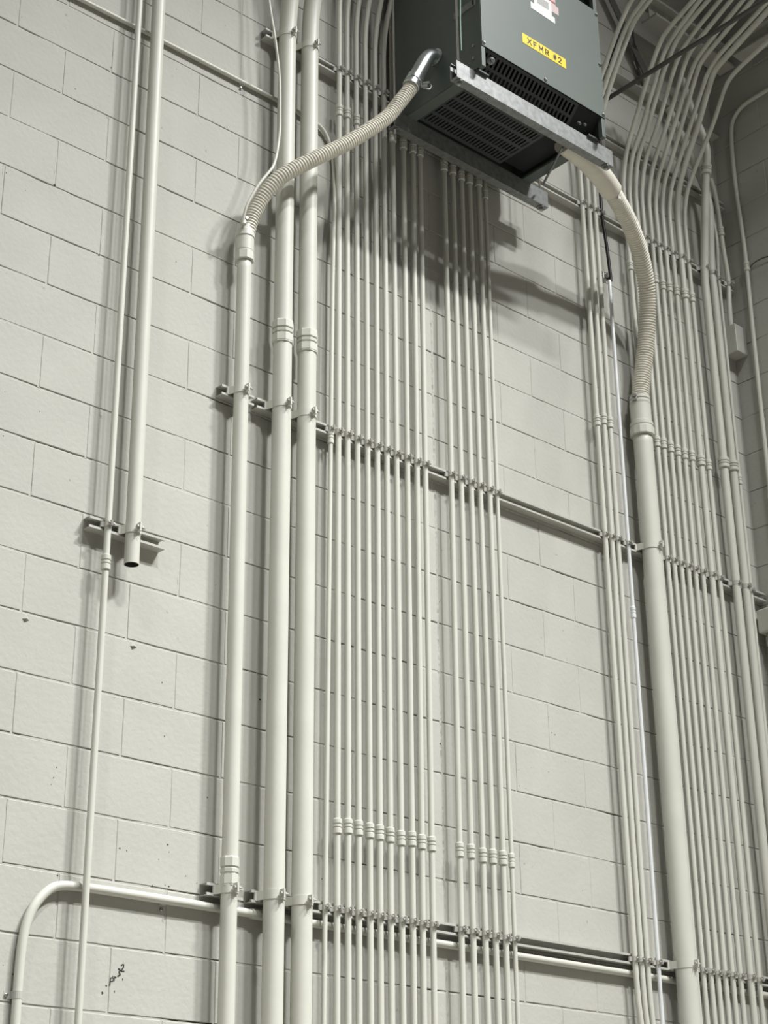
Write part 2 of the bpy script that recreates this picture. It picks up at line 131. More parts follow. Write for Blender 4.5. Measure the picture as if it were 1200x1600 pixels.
class MB:
    def __init__(s): s.v = []; s.f = []; s.sm = []; s.mi = []
    def add(s, vs, fs, smooth=False, mi=0):
        o = len(s.v); s.v += [tuple(x) for x in vs]
        for f in fs: s.f.append(tuple(i+o for i in f)); s.sm.append(smooth); s.mi.append(mi)
    def box(s, a, b, mi=0, bev=0.0):
        x0, y0, z0 = (min(p, q) for p, q in zip(a, b)); x1, y1, z1 = (max(p, q) for p, q in zip(a, b))
        if bev <= 0:
            vs = [(x, y, z) for z in (z0, z1) for y in (y0, y1) for x in (x0, x1)]
            s.add(vs, [(0, 2, 3, 1), (4, 5, 7, 6), (0, 1, 5, 4), (2, 6, 7, 3), (0, 4, 6, 2), (1, 3, 7, 5)], False, mi)
            return
        bm = bmesh.new(); bmesh.ops.create_cube(bm, size=1)
        for v in bm.verts: v.co = V(((x0+x1)/2+v.co.x*(x1-x0), (y0+y1)/2+v.co.y*(y1-y0), (z0+z1)/2+v.co.z*(z1-z0)))
        bmesh.ops.bevel(bm, geom=bm.edges[:], offset=bev, segments=2, affect='EDGES', profile=.5)
        bm.verts.index_update()
        s.add([v.co.copy() for v in bm.verts], [[v.index for v in f.verts] for f in bm.faces], False, mi); bm.free()
    def tube(s, pts, r, seg=16, caps=True, mi=0, radii=None, smooth=True):
        pts = [V(p) for p in pts]; n = len(pts); fr = []
        t = (pts[1]-pts[0]).normalized()
        u = t.orthogonal().normalized()
        vs = []
        for i in range(n):
            a = pts[max(i-1, 0)]; b = pts[min(i+1, n-1)]; t2 = (b-a).normalized()
            u = (u - t2*u.dot(t2)).normalized(); w = t2.cross(u)
            rr = radii[i] if radii else r
            vs += [pts[i]+(u*math.cos(2*math.pi*k/seg)+w*math.sin(2*math.pi*k/seg))*rr for k in range(seg)]
        fs = [(i*seg+k, i*seg+(k+1) % seg, (i+1)*seg+(k+1) % seg, (i+1)*seg+k) for i in range(n-1) for k in range(seg)]
        s.add(vs, fs, smooth, mi)
        if caps:
            o = len(s.v)-n*seg
            s.f += [tuple(o+k for k in range(seg))[::-1], tuple(o+(n-1)*seg+k for k in range(seg))]; s.sm += [False, False]; s.mi += [mi, mi]
    def lathe(s, prof, o, d, seg=24, mi=0, smooth=False, caps=True):
        """prof: (r, t) pairs along direction d from o; rings are doubled so edges stay crisp"""
        o = V(o); d = V(d).normalized(); u = d.orthogonal().normalized(); w = d.cross(u)
        ring = lambda r, t: [o+d*t+(u*math.cos(2*math.pi*(k+.5)/seg)+w*math.sin(2*math.pi*(k+.5)/seg))*r for k in range(seg)]
        for (r0, t0), (r1, t1) in zip(prof, prof[1:]):
            s.add(ring(r0, t0)+ring(r1, t1), [(k, (k+1) % seg, seg+(k+1) % seg, seg+k) for k in range(seg)], smooth or seg > 14, mi)
        if caps:
            s.add(ring(*prof[0]), [tuple(range(seg))[::-1]], False, mi); s.add(ring(*prof[-1]), [tuple(range(seg))], False, mi)
    def ribbon(s, poly, t, a, b, fn, mi=0, smooth=False):
        """open 2d polyline thickened by t to its left and extruded from a to b; fn(p, q, e) -> 3d"""
        P = [V((x, y)) for x, y in poly]; n = len(P); Q = []
        for i in range(n):
            d1 = (P[i]-P[i-1]).normalized() if i else None; d2 = (P[i+1]-P[i]).normalized() if i < n-1 else None
            d1 = d1 or d2; d2 = d2 or d1
            n1 = V((-d1.y, d1.x)); n2 = V((-d2.y, d2.x)); m = (n1+n2); m = m.normalized()/max(.4, m.normalized().dot(n1))
            Q.append(P[i]+m*t)
        vs = []
        for e in (a, b):
            vs += [fn(p.x, p.y, e) for p in P]+[fn(p.x, p.y, e) for p in Q]
        fs = []
        for i in range(n-1):
            fs += [(i, i+1, 2*n+i+1, 2*n+i), (n+i+1, n+i, 3*n+i, 3*n+i+1), (i+1, i, n+i, n+i+1), (2*n+i, 2*n+i+1, 3*n+i+1, 3*n+i)]
        fs += [(0, 2*n, 3*n, n), (n-1, 2*n-1, 4*n-1, 3*n-1)]
        s.add(vs, fs, smooth, mi)
    def mesh(s, name, mats, loc=(0, 0, 0), recalc=True):
        me = bpy.data.meshes.new(name); L = V(loc)
        me.from_pydata([tuple(V(v)-L) for v in s.v], [], s.f)
        for m in (mats if isinstance(mats, (list, tuple)) else [mats]): me.materials.append(m)
        me.polygons.foreach_set('use_smooth', s.sm); me.polygons.foreach_set('material_index', s.mi)
        if recalc:
            bm = bmesh.new(); bm.from_mesh(me); bmesh.ops.remove_doubles(bm, verts=bm.verts[:], dist=1e-7) if False else None
            bmesh.ops.recalc_face_normals(bm, faces=bm.faces[:]); bm.to_mesh(me); bm.free()
        me.update(); return me

def tag(o, label=None, cat=None, group=None, kind=None):
    if label: o['label'] = label
    if cat: o['category'] = cat
    if group: o['group'] = group
    if kind: o['kind'] = kind
    return o

def thing(name, loc, label, cat, group=None):
    o = bpy.data.objects.new(name, None); C.objects.link(o); o.location = loc
    o.empty_display_size = .05
    return tag(o, label, cat, group)

def part(name, mb, mats, parent=None, label=None):
    loc = V((0, 0, 0)); q = parent
    while q is not None: loc += V(q.location); q = q.parent
    me = mb.mesh(name, mats, loc) if isinstance(mb, MB) else mb
    o = bpy.data.objects.new(name, me); C.objects.link(o); o.parent = parent
    if label: o['label'] = label
    return o

def solo(name, mb, mats, label, cat, group=None):
    c = V((0, 0, 0))
    xs = [v[0] for v in mb.v]; ys = [v[1] for v in mb.v]; zs = [v[2] for v in mb.v]
    L = V(((min(xs)+max(xs))/2, (min(ys)+max(ys))/2, min(zs)))
    o = bpy.data.objects.new(name, mb.mesh(name, mats, L)); C.objects.link(o); o.location = L
    return tag(o, label, cat, group)

def chaikin(pts, it=3):
    P = [V(p) for p in pts]
    for _ in range(it):
        Q = [P[0]]
        for a, b in zip(P, P[1:]): Q += [a*.75+b*.25, a*.25+b*.75]
        P = Q + [P[-1]] if it else P
    out = [P[0]]
    for q in P[1:]:
        if (q-out[-1]).length > .002: out.append(q)
    return out

def at_z(pts, z):
    for a, b in zip(pts, pts[1:]):
        if (a[2]-z)*(b[2]-z) <= 0 and abs(a[2]-b[2]) > 1e-9:
            k = (z-a[2])/(b[2]-a[2]); a = V(a); b = V(b); return a+(b-a)*k, (b-a).normalized()
    return None

ORD = ['first', 'second', 'third', 'fourth', 'fifth', 'sixth', 'seventh', 'eighth', 'ninth', 'tenth']

# ------------------------------------------------------------------ block walls
CR = .2032; BL = .4064
def noise1(seed):
    r = random.Random(seed); ph = [(r.uniform(0, 6.28), r.uniform(.6, 1.4)) for _ in range(5)]
    fr = (3.1, 7.7, 17, 39, 83)
    am = (.5, .5, .4, .35, .25)
    return lambda x: sum(a*math.sin(x*f*k+p) for a, f, (p, k) in zip(am, fr, ph))/1.4

def block_wall(name, fn, u0, u1, rows, joints, top):
    """fn(u, depth, z): depth > 0 goes into the wall; joints(k) gives joint phase positions of row k"""
    mb = MB(); g = .0036; DEEP = .022; step = .03
    edge = {}
    def jit(key, t):
        if key not in edge: edge[key] = (noise1(hash(key) % 99991), noise1((hash(key)*7+3) % 99991))
        return edge[key][0](t), edge[key][1](t)
    seg = lambda a, b: [a+(b-a)*i/max(1, int(round((b-a)/step))) for i in range(max(1, int(round((b-a)/step)))+1)]
    for k in range(rows):
        z0, z1 = k*CR, (k+1)*CR
        js = [u0]+[j for j in joints(k) if u0+.02 < j < u1-.02]+[u1]
        for a, b in zip(js, js[1:]):
            off = R.uniform(-.0006, .0006)
            loop = []
            ua, ub = a+g, b-g; zb, zt = z0+g, z1-g
            for u in seg(ua, ub): loop.append((u, zb+jit((k, 'h'), u)[0]*.0011, 0))
            for z in seg(zb, zt)[1:]: loop.append((ub+jit((k, round(b, 3), 'v'), z)[0]*.0010, z, 1))
            for u in seg(ua, ub)[::-1][1:]: loop.append((u, zt+jit((k+1, 'h'), u)[1]*.0011, 2))
            for z in seg(zb, zt)[::-1][1:-1]: loop.append((ua+jit((k, round(a, 3), 'v'), z)[1]*.0010, z, 3))
            n = len(loop); cu, cz = (a+b)/2, (z0+z1)/2
            inset = lambda u, z, d: (u+(d if u < cu else -d)*min(1, abs(u-cu)/.1), z+(d if z < cz else -d)*min(1, abs(z-cz)/.05))
            f0 = [fn(*(lambda q: (q[0], off, q[1]))(inset(u, z, .0018))) for u, z, _ in loop]
            f1 = [fn(u, off+.0016, z) for u, z, _ in loop]
            f2 = [fn(u, DEEP, z) for u, z, _ in loop]
            fs = [tuple(range(n))]
            fs += [(i, (i+1) % n, n+(i+1) % n, n+i) for i in range(n)]+[(n+i, n+(i+1) % n, 2*n+(i+1) % n, 2*n+i) for i in range(n)]
            mb.add(f0+f1+f2, fs)
        # mortar: bed joint above this row, cracked along its upper edge here and there
        c = noise1(k*31+5); d = noise1(k*17+2); us = seg(u0, u1)
        vs = []
        for u in us:
            cr = max(0.0, .55+c(u)*.8)*.0046; dep = .0022+.0010*d(u)
            vs += [fn(u, dep, z1-g-.001), fn(u, dep, z1+g+.0014-cr), fn(u, DEEP, z1+g+.0014-cr)]
        m = len(us)
        mb.add(vs, [f for i in range(m-1) for f in ((3*i, 3*i+3, 3*i+4, 3*i+1), (3*i+1, 3*i+4, 3*i+5, 3*i+2))])
        for j in js[1:-1]:
            cv = noise1(int(j*1000)*13+k); zs = seg(z0, z1); vs = []
            side = 1 if cv(3.3) > 0 else -1
            for z in zs:
                cr = max(0.0, cv(z*3)*.9-.1)*.003
                lo, hi = j-g-.0014, j+g+.0014
                if side > 0: hi -= cr
                else: lo += cr
                vs += [fn(lo, .0020, z), fn(hi, .0020, z)]
            m = len(zs); mb.add(vs, [(2*i, 2*i+1, 2*i+3, 2*i+2) for i in range(m-1)])
    zt = rows*CR
    mb.add([fn(u0, DEEP, 0), fn(u1, DEEP, 0), fn(u1, DEEP, zt), fn(u0, DEEP, zt)], [(0, 1, 2, 3)])
    mb.add([fn(u0, .0005, zt), fn(u1, .0005, zt), fn(u1, .0005, top), fn(u0, .0005, top)], [(0, 1, 2, 3)])
    me = mb.mesh(name, M['wall'], recalc=False)
    o = bpy.data.objects.new(name, me); C.objects.link(o); o['kind'] = 'structure'
    return o

CX = .2350            # the control joint behind the conduits
def joints_back(k):
    left = [(n+.5)*BL for n in range(-9, 0)] if k % 2 else [n*BL for n in range(-9, 1)]
    right = [CX+n*BL+(0 if k % 2 else BL/2) for n in range(0, 7)]
    return sorted(left+[CX]+[j for j in right if j > CX+.02])
XC = 2.412            # the corner with the right wall
wall = block_wall('wall_back', lambda u, d, z: (u, d, z), -2.9, XC+.03, 47, joints_back, 14.0)
wr = block_wall('wall_right', lambda u, d, z: (XC+d, -u, z), -.03, 4.2, 47,
           lambda k: [(.11 if k % 2 else .31)+n*BL for n in range(0, 11)], 14.0)

def plain(name, a, b, m):
    mb = MB(); mb.box(a, b); o = part(name, mb, m); o['kind'] = 'structure'; return o
plain('floor', (-9, -12, -.1), (XC, .02, 0), M['floor'])
plain('ceiling', (-9, -12, 14.0), (XC, .02, 14.1), M['ceil'])

# stains and chips with a shape of their own on the block face
def blob(mb, x, z, rx, rz, seed, y=-.0009):
    r = random.Random(seed); n = 9
    vs = [(x+rx*math.cos(2*math.pi*i/n)*r.uniform(.5, 1.15), y, z+rz*math.sin(2*math.pi*i/n)*r.uniform(.5, 1.15)) for i in range(n)]
    vs2 = [(x+(a-x)*1.1, .0004, z+(c-z)*1.1) for a, b, c in vs]
    mb.add(vs+vs2, [tuple(range(n))]+[(i, (i+1) % n, n+(i+1) % n, n+i) for i in range(n)])
mb = MB()
for i, (x, z, s) in enumerate(CHIPS): blob(mb, x, z, s*.8, s*.65, i)
part('paint_chips', mb, M['chip'], wall, 'dark chipped spots in the wall paint')
mb = MB()
def stroke(mb, P, w=.0035):
    for (x0, z0), (x1, z1) in zip(P, P[1:]):
        d = V((x1-x0, z1-z0)).normalized(); n = V((-d.y, d.x))*w
        mb.add([(x0+n.x, -.0008, z0+n.y), (x0-n.x, -.0008, z0-n.y), (x1-n.x, -.0008, z1-n.y), (x1+n.x, -.0008, z1+n.y)], [(0, 1, 2, 3)])
glyph = {'P': [[(0, 0), (0, 1), (.5, 1), (.55, .6), (.05, .5)]], 'r': [[(.1, 0), (.15, .6)], [(.15, .45), (.5, .6)]],
         '3': [[(0, 1), (.5, .9), (.2, .55), (.55, .3), (0, 0)]], '2': [[(0, .8), (.4, 1), (.5, .6), (.05, 0), (.6, .05)]]}
sx, sz = -1.214, 2.522
for i, ch in enumerate('Pr32'):
    for P in glyph[ch]:
        stroke(mb, [(sx+i*.0125+.022*px_+R.uniform(-.0015, .0015), sz+i*.0155+.024*pz_+R.uniform(-.0015, .0015)) for px_, pz_ in P], R.uniform(.0015, .0029))
for (x, z, s) in ((-1.240, 2.497, .006), (-1.196, 2.506, .004), (-1.205, 2.55, .0035), (-1.168, 2.546, .004)): blob(mb, x, z, s*.6, s, int(s*1e5))
part('scrawl', mb, M['chip'], wall, 'smudged dark scrawl on the lower left blocks')
mb = MB(); rc = random.Random(5); nz = noise1(77); nz2 = noise1(78); ps = []
zz = 2.05
while zz < 6.05:
    ps.append((CX-.0065+nz(zz*9)*.0035+rc.uniform(-.001, .001), CX+.0065+nz2(zz*11)*.0035+rc.uniform(-.001, .001), zz, -.0012-rc.uniform(0, .0022))); zz += .011
mb.add([p for a, b, z, d in ps for p in ((a, .001, z), ((a+b)/2, d, z), (b, .001, z))], [f for i in range(len(ps)-1) for f in ((3*i, 3*i+1, 3*i+4, 3*i+3), (3*i+1, 3*i+2, 3*i+5, 3*i+4))])
part('caulk_bead', mb, M['wall'], wall, 'ragged caulk line down the bare strip between the two conduit banks')
for i, (x, z) in enumerate(((-1.606, 3.638), (-1.191, 3.641))):
    mb = MB(); mb.add([(x-.014, .0005, z-.004), (x+.014, .0005, z-.004), (x, .0005, z+.014), (x, -.010, z-.003)], [(0, 1, 3), (1, 2, 3), (2, 0, 3)])
    part('anchor_stub', mb, M['wall'], wall)

# ------------------------------------------------------------------ struts (slotted channel on the wall)
SF = -.041
ZT, ZM, ZB, ZS, ZU = 6.441, 4.706, 2.861, 4.021, 6.956
def strut(x0, x1, zc, label, group='channel struts across the block wall', d=.041):
    mb = MB(); hz = .0206
    prof = [(-d+.009, -hz+.0085), (-d, -hz+.0085), (-d, -hz), (-.0005, -hz), (-.0005, hz), (-d, hz), (-d, hz-.0085), (-d+.009, hz-.0085)]
    mb.ribbon(prof, .0025, x0, x1, lambda y, z, e: (e, y, zc+z))
    t = thing('strut_channel', (x0, -.02, zc-hz), label, 'strut', group)
    part('channel', mb, M['strut'], t)
    for i, bx in enumerate([x0+.07]+([x1-.07] if x1-x0 > .3 else [])):
        b = MB(); b.lathe([(.008, 0), (.008, .006)], (bx, -.0035, zc), (0, -1, 0), 6); part('anchor_bolt', b, M['zinc'], t)
    return t
strut(-.715, 2.405, ZT, 'long painted strut channel high on the wall, behind the transformer')
strut(-.72, 2.405, ZM, 'long painted strut channel crossing the wall at mid height')
strut(-.885, -.735, ZM, 'short strut stub at mid height behind the fitting-topped pipe')
strut(-.70, 2.405, ZB, 'long painted strut channel low on the wall above the horizontal conduit')
strut(-.885, -.735, ZB, 'short strut stub low on the wall behind the coupled pipe')
strut(-1.416, -1.108, ZS, 'short strut channel carrying the open-ended pipe and its thin neighbour')
strut(1.28, 2.405, ZU, 'dim strut channel in the top corner behind the bent conduits', d=.034)

# ------------------------------------------------------------------ conduits
def coupling_mesh(r, big=False):
    mb = MB()
    if big:
        R1 = r*1.19
        mb.lathe([(r+.0002, -.052), (R1*.97, -.050), (R1*.97, -.046), (R1, -.044), (R1, -.014), (R1*.88, -.013)], (0, 0, 0), (0, 0, 1), 8)
        mb.lathe([(R1*.87, -.014), (R1*.87, -.006), (R1*.98, -.005), (R1*1.0, .006), (R1*.88, .008), (R1*.88, .016)], (0, 0, 0), (0, 0, 1), 8)
        mb.lathe([(R1*.89, .014), (R1*1.0, .015), (R1*1.0, .042), (R1*.96, .046), (r+.0002, .048)], (0, 0, 0), (0, 0, 1), 8)
    else:
        R1 = r*1.42
        mb.lathe([(r+.0002, -.027), (R1*.95, -.0265), (R1, -.025), (R1, -.009), (R1*.9, -.008)], (0, 0, 0), (0, 0, 1), 16)
        mb.lathe([(R1*.86, -.009), (R1*.86, -.003), (R1*.98, -.003), (R1*.98, .004), (R1*.86, .004), (R1*.86, .010)], (0, 0, 0), (0, 0, 1), 16)
        mb.lathe([(R1*.9, .009), (R1, .010), (R1, .024), (R1*.93, .026), (r+.0002, .028)], (0, 0, 0), (0, 0, 1), 16)
    return mb
CM = {}
def get_coupling(r, big):
    k = (round(r, 4), big)
    if k not in CM: CM[k] = coupling_mesh(r, big).mesh('coupling', M['paint'])
    return CM[k]

def conduit(key, label, group=None, m='paint', cat='conduit', name='conduit', big=False, seg=None, open_end=False, tube='tube'):
    d = RUNS[key]; r = d['r']; P = chaikin(d['pts'])
    base = min(P, key=lambda q: q.z)
    t = thing(name, base, label, cat, group)
    mb = MB()
    if open_end:
        mb.tube(P, r, seg or 28, caps=False); mb.tube([P[0]]+[P[0]+V((0, 0, .25))], r*.93, 28, caps=False, mi=1)
        n = 28; a = [(P[0].x+rr*math.cos(2*math.pi*i/n), P[0].y+rr*math.sin(2*math.pi*i/n), P[0].z) for rr in (r, r*.93) for i in range(n)]
        mb.add(a, [(i, (i+1) % n, n+(i+1) % n, n+i) for i in range(n)], False, 0)
        mb.lathe([(r*.92, .2), (r*.9, .202)], P[0], (0, 0, 1), 28, 1)
        part(tube, mb, [M[m], M['bore']], t)
    else:
        mb.tube(P, r, seg or (28 if r > .02 else 16))
        part(tube, mb, M[m], t)
    for z in d.get('cz', []):
        hit = at_z(P, z)
        if not hit: continue
        pos, dr = hit
        if dr.z < 0: dr = -dr
        me = get_coupling(r, big)
        if m != 'paint':
            me = me.copy(); me.materials[0] = M[m]
        c = part('coupling', me, None, t)
        c.location = pos-V(base); c.rotation_mode = 'QUATERNION'; c.rotation_quaternion = V((0, 0, 1)).rotation_difference(dr)
    return t, P

RUN = {}
def run(key, *a, **k): RUN[key] = conduit(key, *a, **k)
run('A0', 'slim painted conduit beside the open-ended pipe on the far left')
run('A1', 'medium painted pipe that stops with an open lower end on the left', name='pipe', cat='pipe', open_end=True)
run('B', 'painted pipe rising to the corrugated hose fitting, left of the two thickest left pipes', name='pipe', cat='pipe', big=True)
run('C', 'left of the two thick neighbouring pipes, the thin cable running up its face', name='pipe', cat='pipe', big=True)
run('D', 'right of the two thick neighbouring pipes, next to the slim conduit bank', name='pipe', cat='pipe', big=True)
run('P1', 'thinnest conduit left of the ten-strong bank, turning left along the wall up top')
for i in range(2, 12):
    run('P%d' % i, '%s conduit from the left in the ten-strong bank under the transformer' % ORD[i-2], 'bank of ten conduits under the transformer')
for i in range(1, 6):
    run('Q%d' % i, '%s conduit from the left in the five-strong bank right of the bare block strip' % ORD[i-1], 'bank of five conduits under the transformer')
run('Q6', 'extra-thin conduit at the right edge of the five-strong bank')
for i in range(1, 4):
    run('R%d' % i, '%s of the three painted conduits left of the shiny steel one' % ORD[i-1], 'three conduits beside the shiny one')
run('S', 'shiny unpainted steel conduit left of the thickest pipe', m='emt')
run('S_shaded', 'upper run of the shiny steel conduit, its shade put in as black', m='black', cat='cable', name='cable', tube='shaded_tube')  # shiny conduit continues up here; its shade is painted as black, no cable
run('E', 'thickest painted pipe, fed by the corrugated hose on the right', name='pipe', cat='pipe')
GL = ['Gm1', 'G0']+['G%d' % i for i in range(1, 9)]
for i, k in enumerate(GL):
    extra = ', the fattest of them' if k == 'G7' else ''
    run(k, '%s conduit from the left in the right-hand kinked bank%s' % (ORD[i], extra), 'right-hand bank of ten kinked conduits')
run('H1', 'left of the two medium pipes near the corner, coupling at its bent top', name='pipe', cat='pipe')
run('H2', 'right of the two medium pipes near the corner', name='pipe', cat='pipe')
run('H3', 'thin conduit squeezed behind the two medium pipes near the corner')
run('H4', 'short bent conduit dropping into the small box in the wall corner')
run('K', 'conduit on the right wall, bending away along it near the top')
run('bot', 'conduit that arches over at lower left and runs level under the low strut')

# ------------------------------------------------------------------ strut clamps
CLM = {}
def clamp_meshes(r):
    k = round(r, 4)
    if k in CLM: return CLM[k]
    big = r > .024; w = .0155 if big else (.011 if r > .012 else .0095); t = .0040 if big else .002
    rr = r+(.0022 if big else .0010); out = []; cm = M['paint'] if big else M['clamp']
    fx = .013 if big else .009
    for s in (-1, 1):
        P = [(rr+fx, .006), (rr+fx, -.001), (rr+fx*.62, -.004)]
        a0 = math.radians(-10 if big else -18)
        n = 10
        for i in range(n+1):
            a = a0+(math.radians(84)-a0)*i/n
            P.append((rr*math.cos(a), -r-rr*math.sin(a)))
        e = .0032
        P += [(e+.001, -2*r-.003), (e, -2*r-(.022 if big else .0150))]
        mb = MB()
        if s > 0: mb.ribbon(P, -t, -w, w, lambda x, y, e_: (x, y, e_), smooth=False)
        else: mb.ribbon([(-x, y) for x, y in P], t, -w, w, lambda x, y, e_: (x, y, e_), smooth=False)
        out.append(mb.mesh('strap', cm))
    yb = -2*r-(.013 if big else .0085); hb = .0075 if big else .0052
    mb = MB(); mb.lathe([(hb*.8, 0), (hb, .001), (hb, .005), (hb*.85, .006)], (-.0122, yb, 0), (1, 0, 0), 6)
    mb.tube([(-.007, yb, 0), (.021 if big else .014, yb, 0)], hb*.42, 10)
    out.append(mb.mesh('bolt', M['clamp']))
    mb = MB(); mb.lathe([(hb*.95, 0), (hb*.95, .005)], (.0068, yb, 0), (1, 0, 0), 6)
    out.append(mb.mesh('nut', M['clamp']))
    CLM[k] = out; return out
SHORT = {'A0': 'the slim far-left conduit', 'A1': 'the open-ended pipe', 'B': 'the hose-topped left pipe', 'C': 'the left of the two thick pipes',
         'D': 'the right of the two thick pipes', 'P1': 'the thinnest conduit left of the ten-strong bank', 'Q6': 'the extra-thin conduit right of the five-strong bank',
         'S': 'the shiny steel conduit', 'E': 'the thickest pipe', 'H1': 'the left medium corner pipe', 'H2': 'the right medium corner pipe', 'H3': 'the thin corner conduit',
         'H4': 'the conduit above the corner box', 'S_shaded': 'the shade-black upper run of the shiny conduit'}
for i in range(2, 12): SHORT['P%d' % i] = 'the %s conduit of the ten-strong bank' % ORD[i-2]
for i in range(1, 6): SHORT['Q%d' % i] = 'the %s conduit of the five-strong bank' % ORD[i-1]
for i in range(1, 4): SHORT['R%d' % i] = 'the %s of the three grouped conduits' % ORD[i-1]
for i, k in enumerate(GL): SHORT[k] = 'the %s conduit of the right-hand bank' % ORD[i]
def clamp(key, zc, where, face=SF, group=None):
    r = RUNS[key]['r']; hit = at_z(RUN[key][1], zc)
    if not hit: return
    x = hit[0].x
    t = thing('strut_clamp', (x, face, zc), 'two-piece clamp on %s gripping %s' % (where, SHORT[key]), 'clamp', group or 'strut clamps')
    for nm, me in zip(('strap', 'strap', 'bolt', 'nut'), clamp_meshes(r)): part(nm, me, None, t)
    t.rotation_euler = (0, R.uniform(-.04, .04), 0)
ALLP = ['P%d' % i for i in range(1, 12)]+['Q%d' % i for i in range(1, 7)]
GV = GL[2:]
for k in ['C', 'D']+['P%d' % i for i in range(2, 8)]+['R1', 'R2', 'R3', 'S_shaded', 'Gm1', 'G0']+GV+['H1', 'H2', 'H3', 'H4']:
    clamp(k, ZT+R.uniform(-.002, .002), 'the top strut', group='clamps on the top strut')
for k in ['B', 'C', 'D']+ALLP+['R1', 'R2', 'R3', 'S', 'E']+GV+['H1', 'H2', 'H3']:
    clamp(k, ZM+R.uniform(-.002, .002), 'the middle strut', group='clamps on the middle strut')
for k in ['B', 'C', 'D']+ALLP+['R1', 'R2', 'R3', 'S', 'E']+GV:
    clamp(k, ZB+R.uniform(-.002, .002), 'the low strut', group='clamps on the low strut')
for k in ['A0', 'A1']: clamp(k, ZS, 'the short left strut', group='clamps on the short left strut')

# ------------------------------------------------------------------ wall straps for conduits that lie on the block
def pipe_strap(x, z, r, axis, label, side=-1):
    """one-hole strap; axis 'x' for a level conduit, 'z' for an upright one"""
    t = thing('conduit_strap', (x, 0, z), label, 'strap', 'one-hole conduit straps')
    P = []; rr = r+.0006; cy = -r-.0005 if axis == 'x' else -.0175
    for i in range(9):
        a = math.radians(180*i/8); P.append((cy-rr*math.sin(a), rr*math.cos(a)))
    P = [(-.001, rr)]+P+[(-.001, -rr-.001), (-.001, -rr-.022)]
    mb = MB()
    f = (lambda y, q, e: (x+e, y, z+q)) if axis == 'x' else (lambda y, q, e: (x-side*q, y, z+e))
    mb.ribbon(P, .0018, -.011, .011, f)
    part('band', mb, M['strut'], t)
    b = MB(); c = (x, -.002, z-rr-.014) if axis == 'x' else (x+side*(rr+.014), -.002, z)
    b.lathe([(.006, 0), (.006, .003), (.003, .005)], c, (0, -1, 0), 12); part('screw', b, M['zinc'], t)
pipe_strap(-1.035, 2.808, .0147, 'x', 'one-hole strap holding the low level conduit left of the coupled pipe')
pipe_strap(-.81, 6.152, .009, 'x', 'small strap holding the thin level conduit high on the left')
pipe_strap(-1.547, 2.46, .0147, 'z', 'strap beside the upright leg of the arched conduit at lower left')
mb = MB(); mb.lathe([(.0150, -.03), (.0182, -.029), (.0182, .029), (.0150, .03)], (-.655, -.017, 2.808), (1, 0, 0), 18)
part('coupling', mb, M['paint'], RUN['bot'][0])

# ------------------------------------------------------------------ corrugated hoses
def spline(P, n=400):
    P = [V(p) for p in P]; Q = []
    E_ = [P[0]*2-P[1]]+P+[P[-1]*2-P[-2]]
    for i in range(1, len(E_)-2):
        a, b, c, d = E_[i-1:i+3]
        for k in range(24):
            t = k/24; Q.append(.5*((2*b)+(c-a)*t+(2*a-5*b+4*c-d)*t*t+(3*b-a-3*c+d)*t**3))
    Q.append(P[-1])
    for _ in range(40): Q = [Q[0]]+[(Q[i-1]+Q[i]*2+Q[i+1])/4 for i in range(1, len(Q)-1)]+[Q[-1]]
    L = [0]
    for a, b in zip(Q, Q[1:]): L.append(L[-1]+(b-a).length)
    return Q, L
def sample(Q, L, s):
    s = max(0, min(L[-1], s)); lo, hi = 0, len(L)-1
    while hi-lo > 1:
        m = (lo+hi)//2
        if L[m] <= s: lo = m
        else: hi = m
    k = (s-L[lo])/max(1e-9, L[hi]-L[lo]); return Q[lo].lerp(Q[hi], k)
def hose(mb, P, r, pitch):
    Q, L = spline(P); n = int(L[-1]/pitch*8); pts = []; rad = []
    for i in range(n+1):
        s = L[-1]*i/n; pts.append(sample(Q, L, s)); ph = (s/pitch) % 1
        rad.append(r*(1-.125*(0 if .26 < ph < .74 else (1 if ph < .1 or ph > .9 else .6))))
    mb.tube(pts, r, 26, True, 0, rad)
    return pts
FZ = lambda L: [(a, b, c+6.096) for a, b, c in L]
LH = FZ([(-.8185, -.0689, -.735), (-0.811, -0.072, -0.702), (-0.799, -0.082, -0.626), (-0.780, -0.100, -0.560), (-0.758, -0.125, -0.504), (-0.727, -0.155, -0.450), (-0.672, -0.185, -0.395), (-0.574, -0.225, -0.310), (-0.454, -0.262, -0.206), (-0.295, -0.300, -0.040), (-0.236, -0.315, 0.052), (-0.162, -0.335, 0.179), (-.158, -.34, .20)])
t = thing('flexible_conduit', LH[0], 'cream corrugated hose arching from the left pipe up to the metal elbow on the transformer', 'hose')
mb = MB(); hose(mb, LH, .0310, .0128); part('hose', mb, M['flex'], t)
mb = MB(); zc = 5.316
o = (-.8187, -.0689, zc)
mb.lathe([(.0290, -.048), (.0385, -.046), (.0385, -.012), (.036, -.010)], o, (0, 0, 1), 8)
mb.lathe([(.0345, -.012), (.0345, -.006), (.0355, -.004), (.0355, .056), (.034, .058)], o, (0, 0, 1), 28)
mb.lathe([(.038, .056), (.0385, .058), (.0365, .082), (.0335, .090), (.0325, .11)], o, (0, 0, 1), 28)
c1 = part('hose_fitting', mb, M['paint'], t)
mb = MB()
for dx, dz in ((-.030, .098), (-.020, .120)):
    mb.lathe([(.0085, 0), (.0085, .012), (.006, .014)], (o[0]+dx, o[1]-.030, zc+dz), (-.35, -1, .1), 10)
mb.box((o[0]-.045, o[1]-.036, zc+.090), (o[0]-.022, o[1]-.026, zc+.112), 0, .003)
part('lug_screw', mb, M['zinc'], c1)
mb = MB()
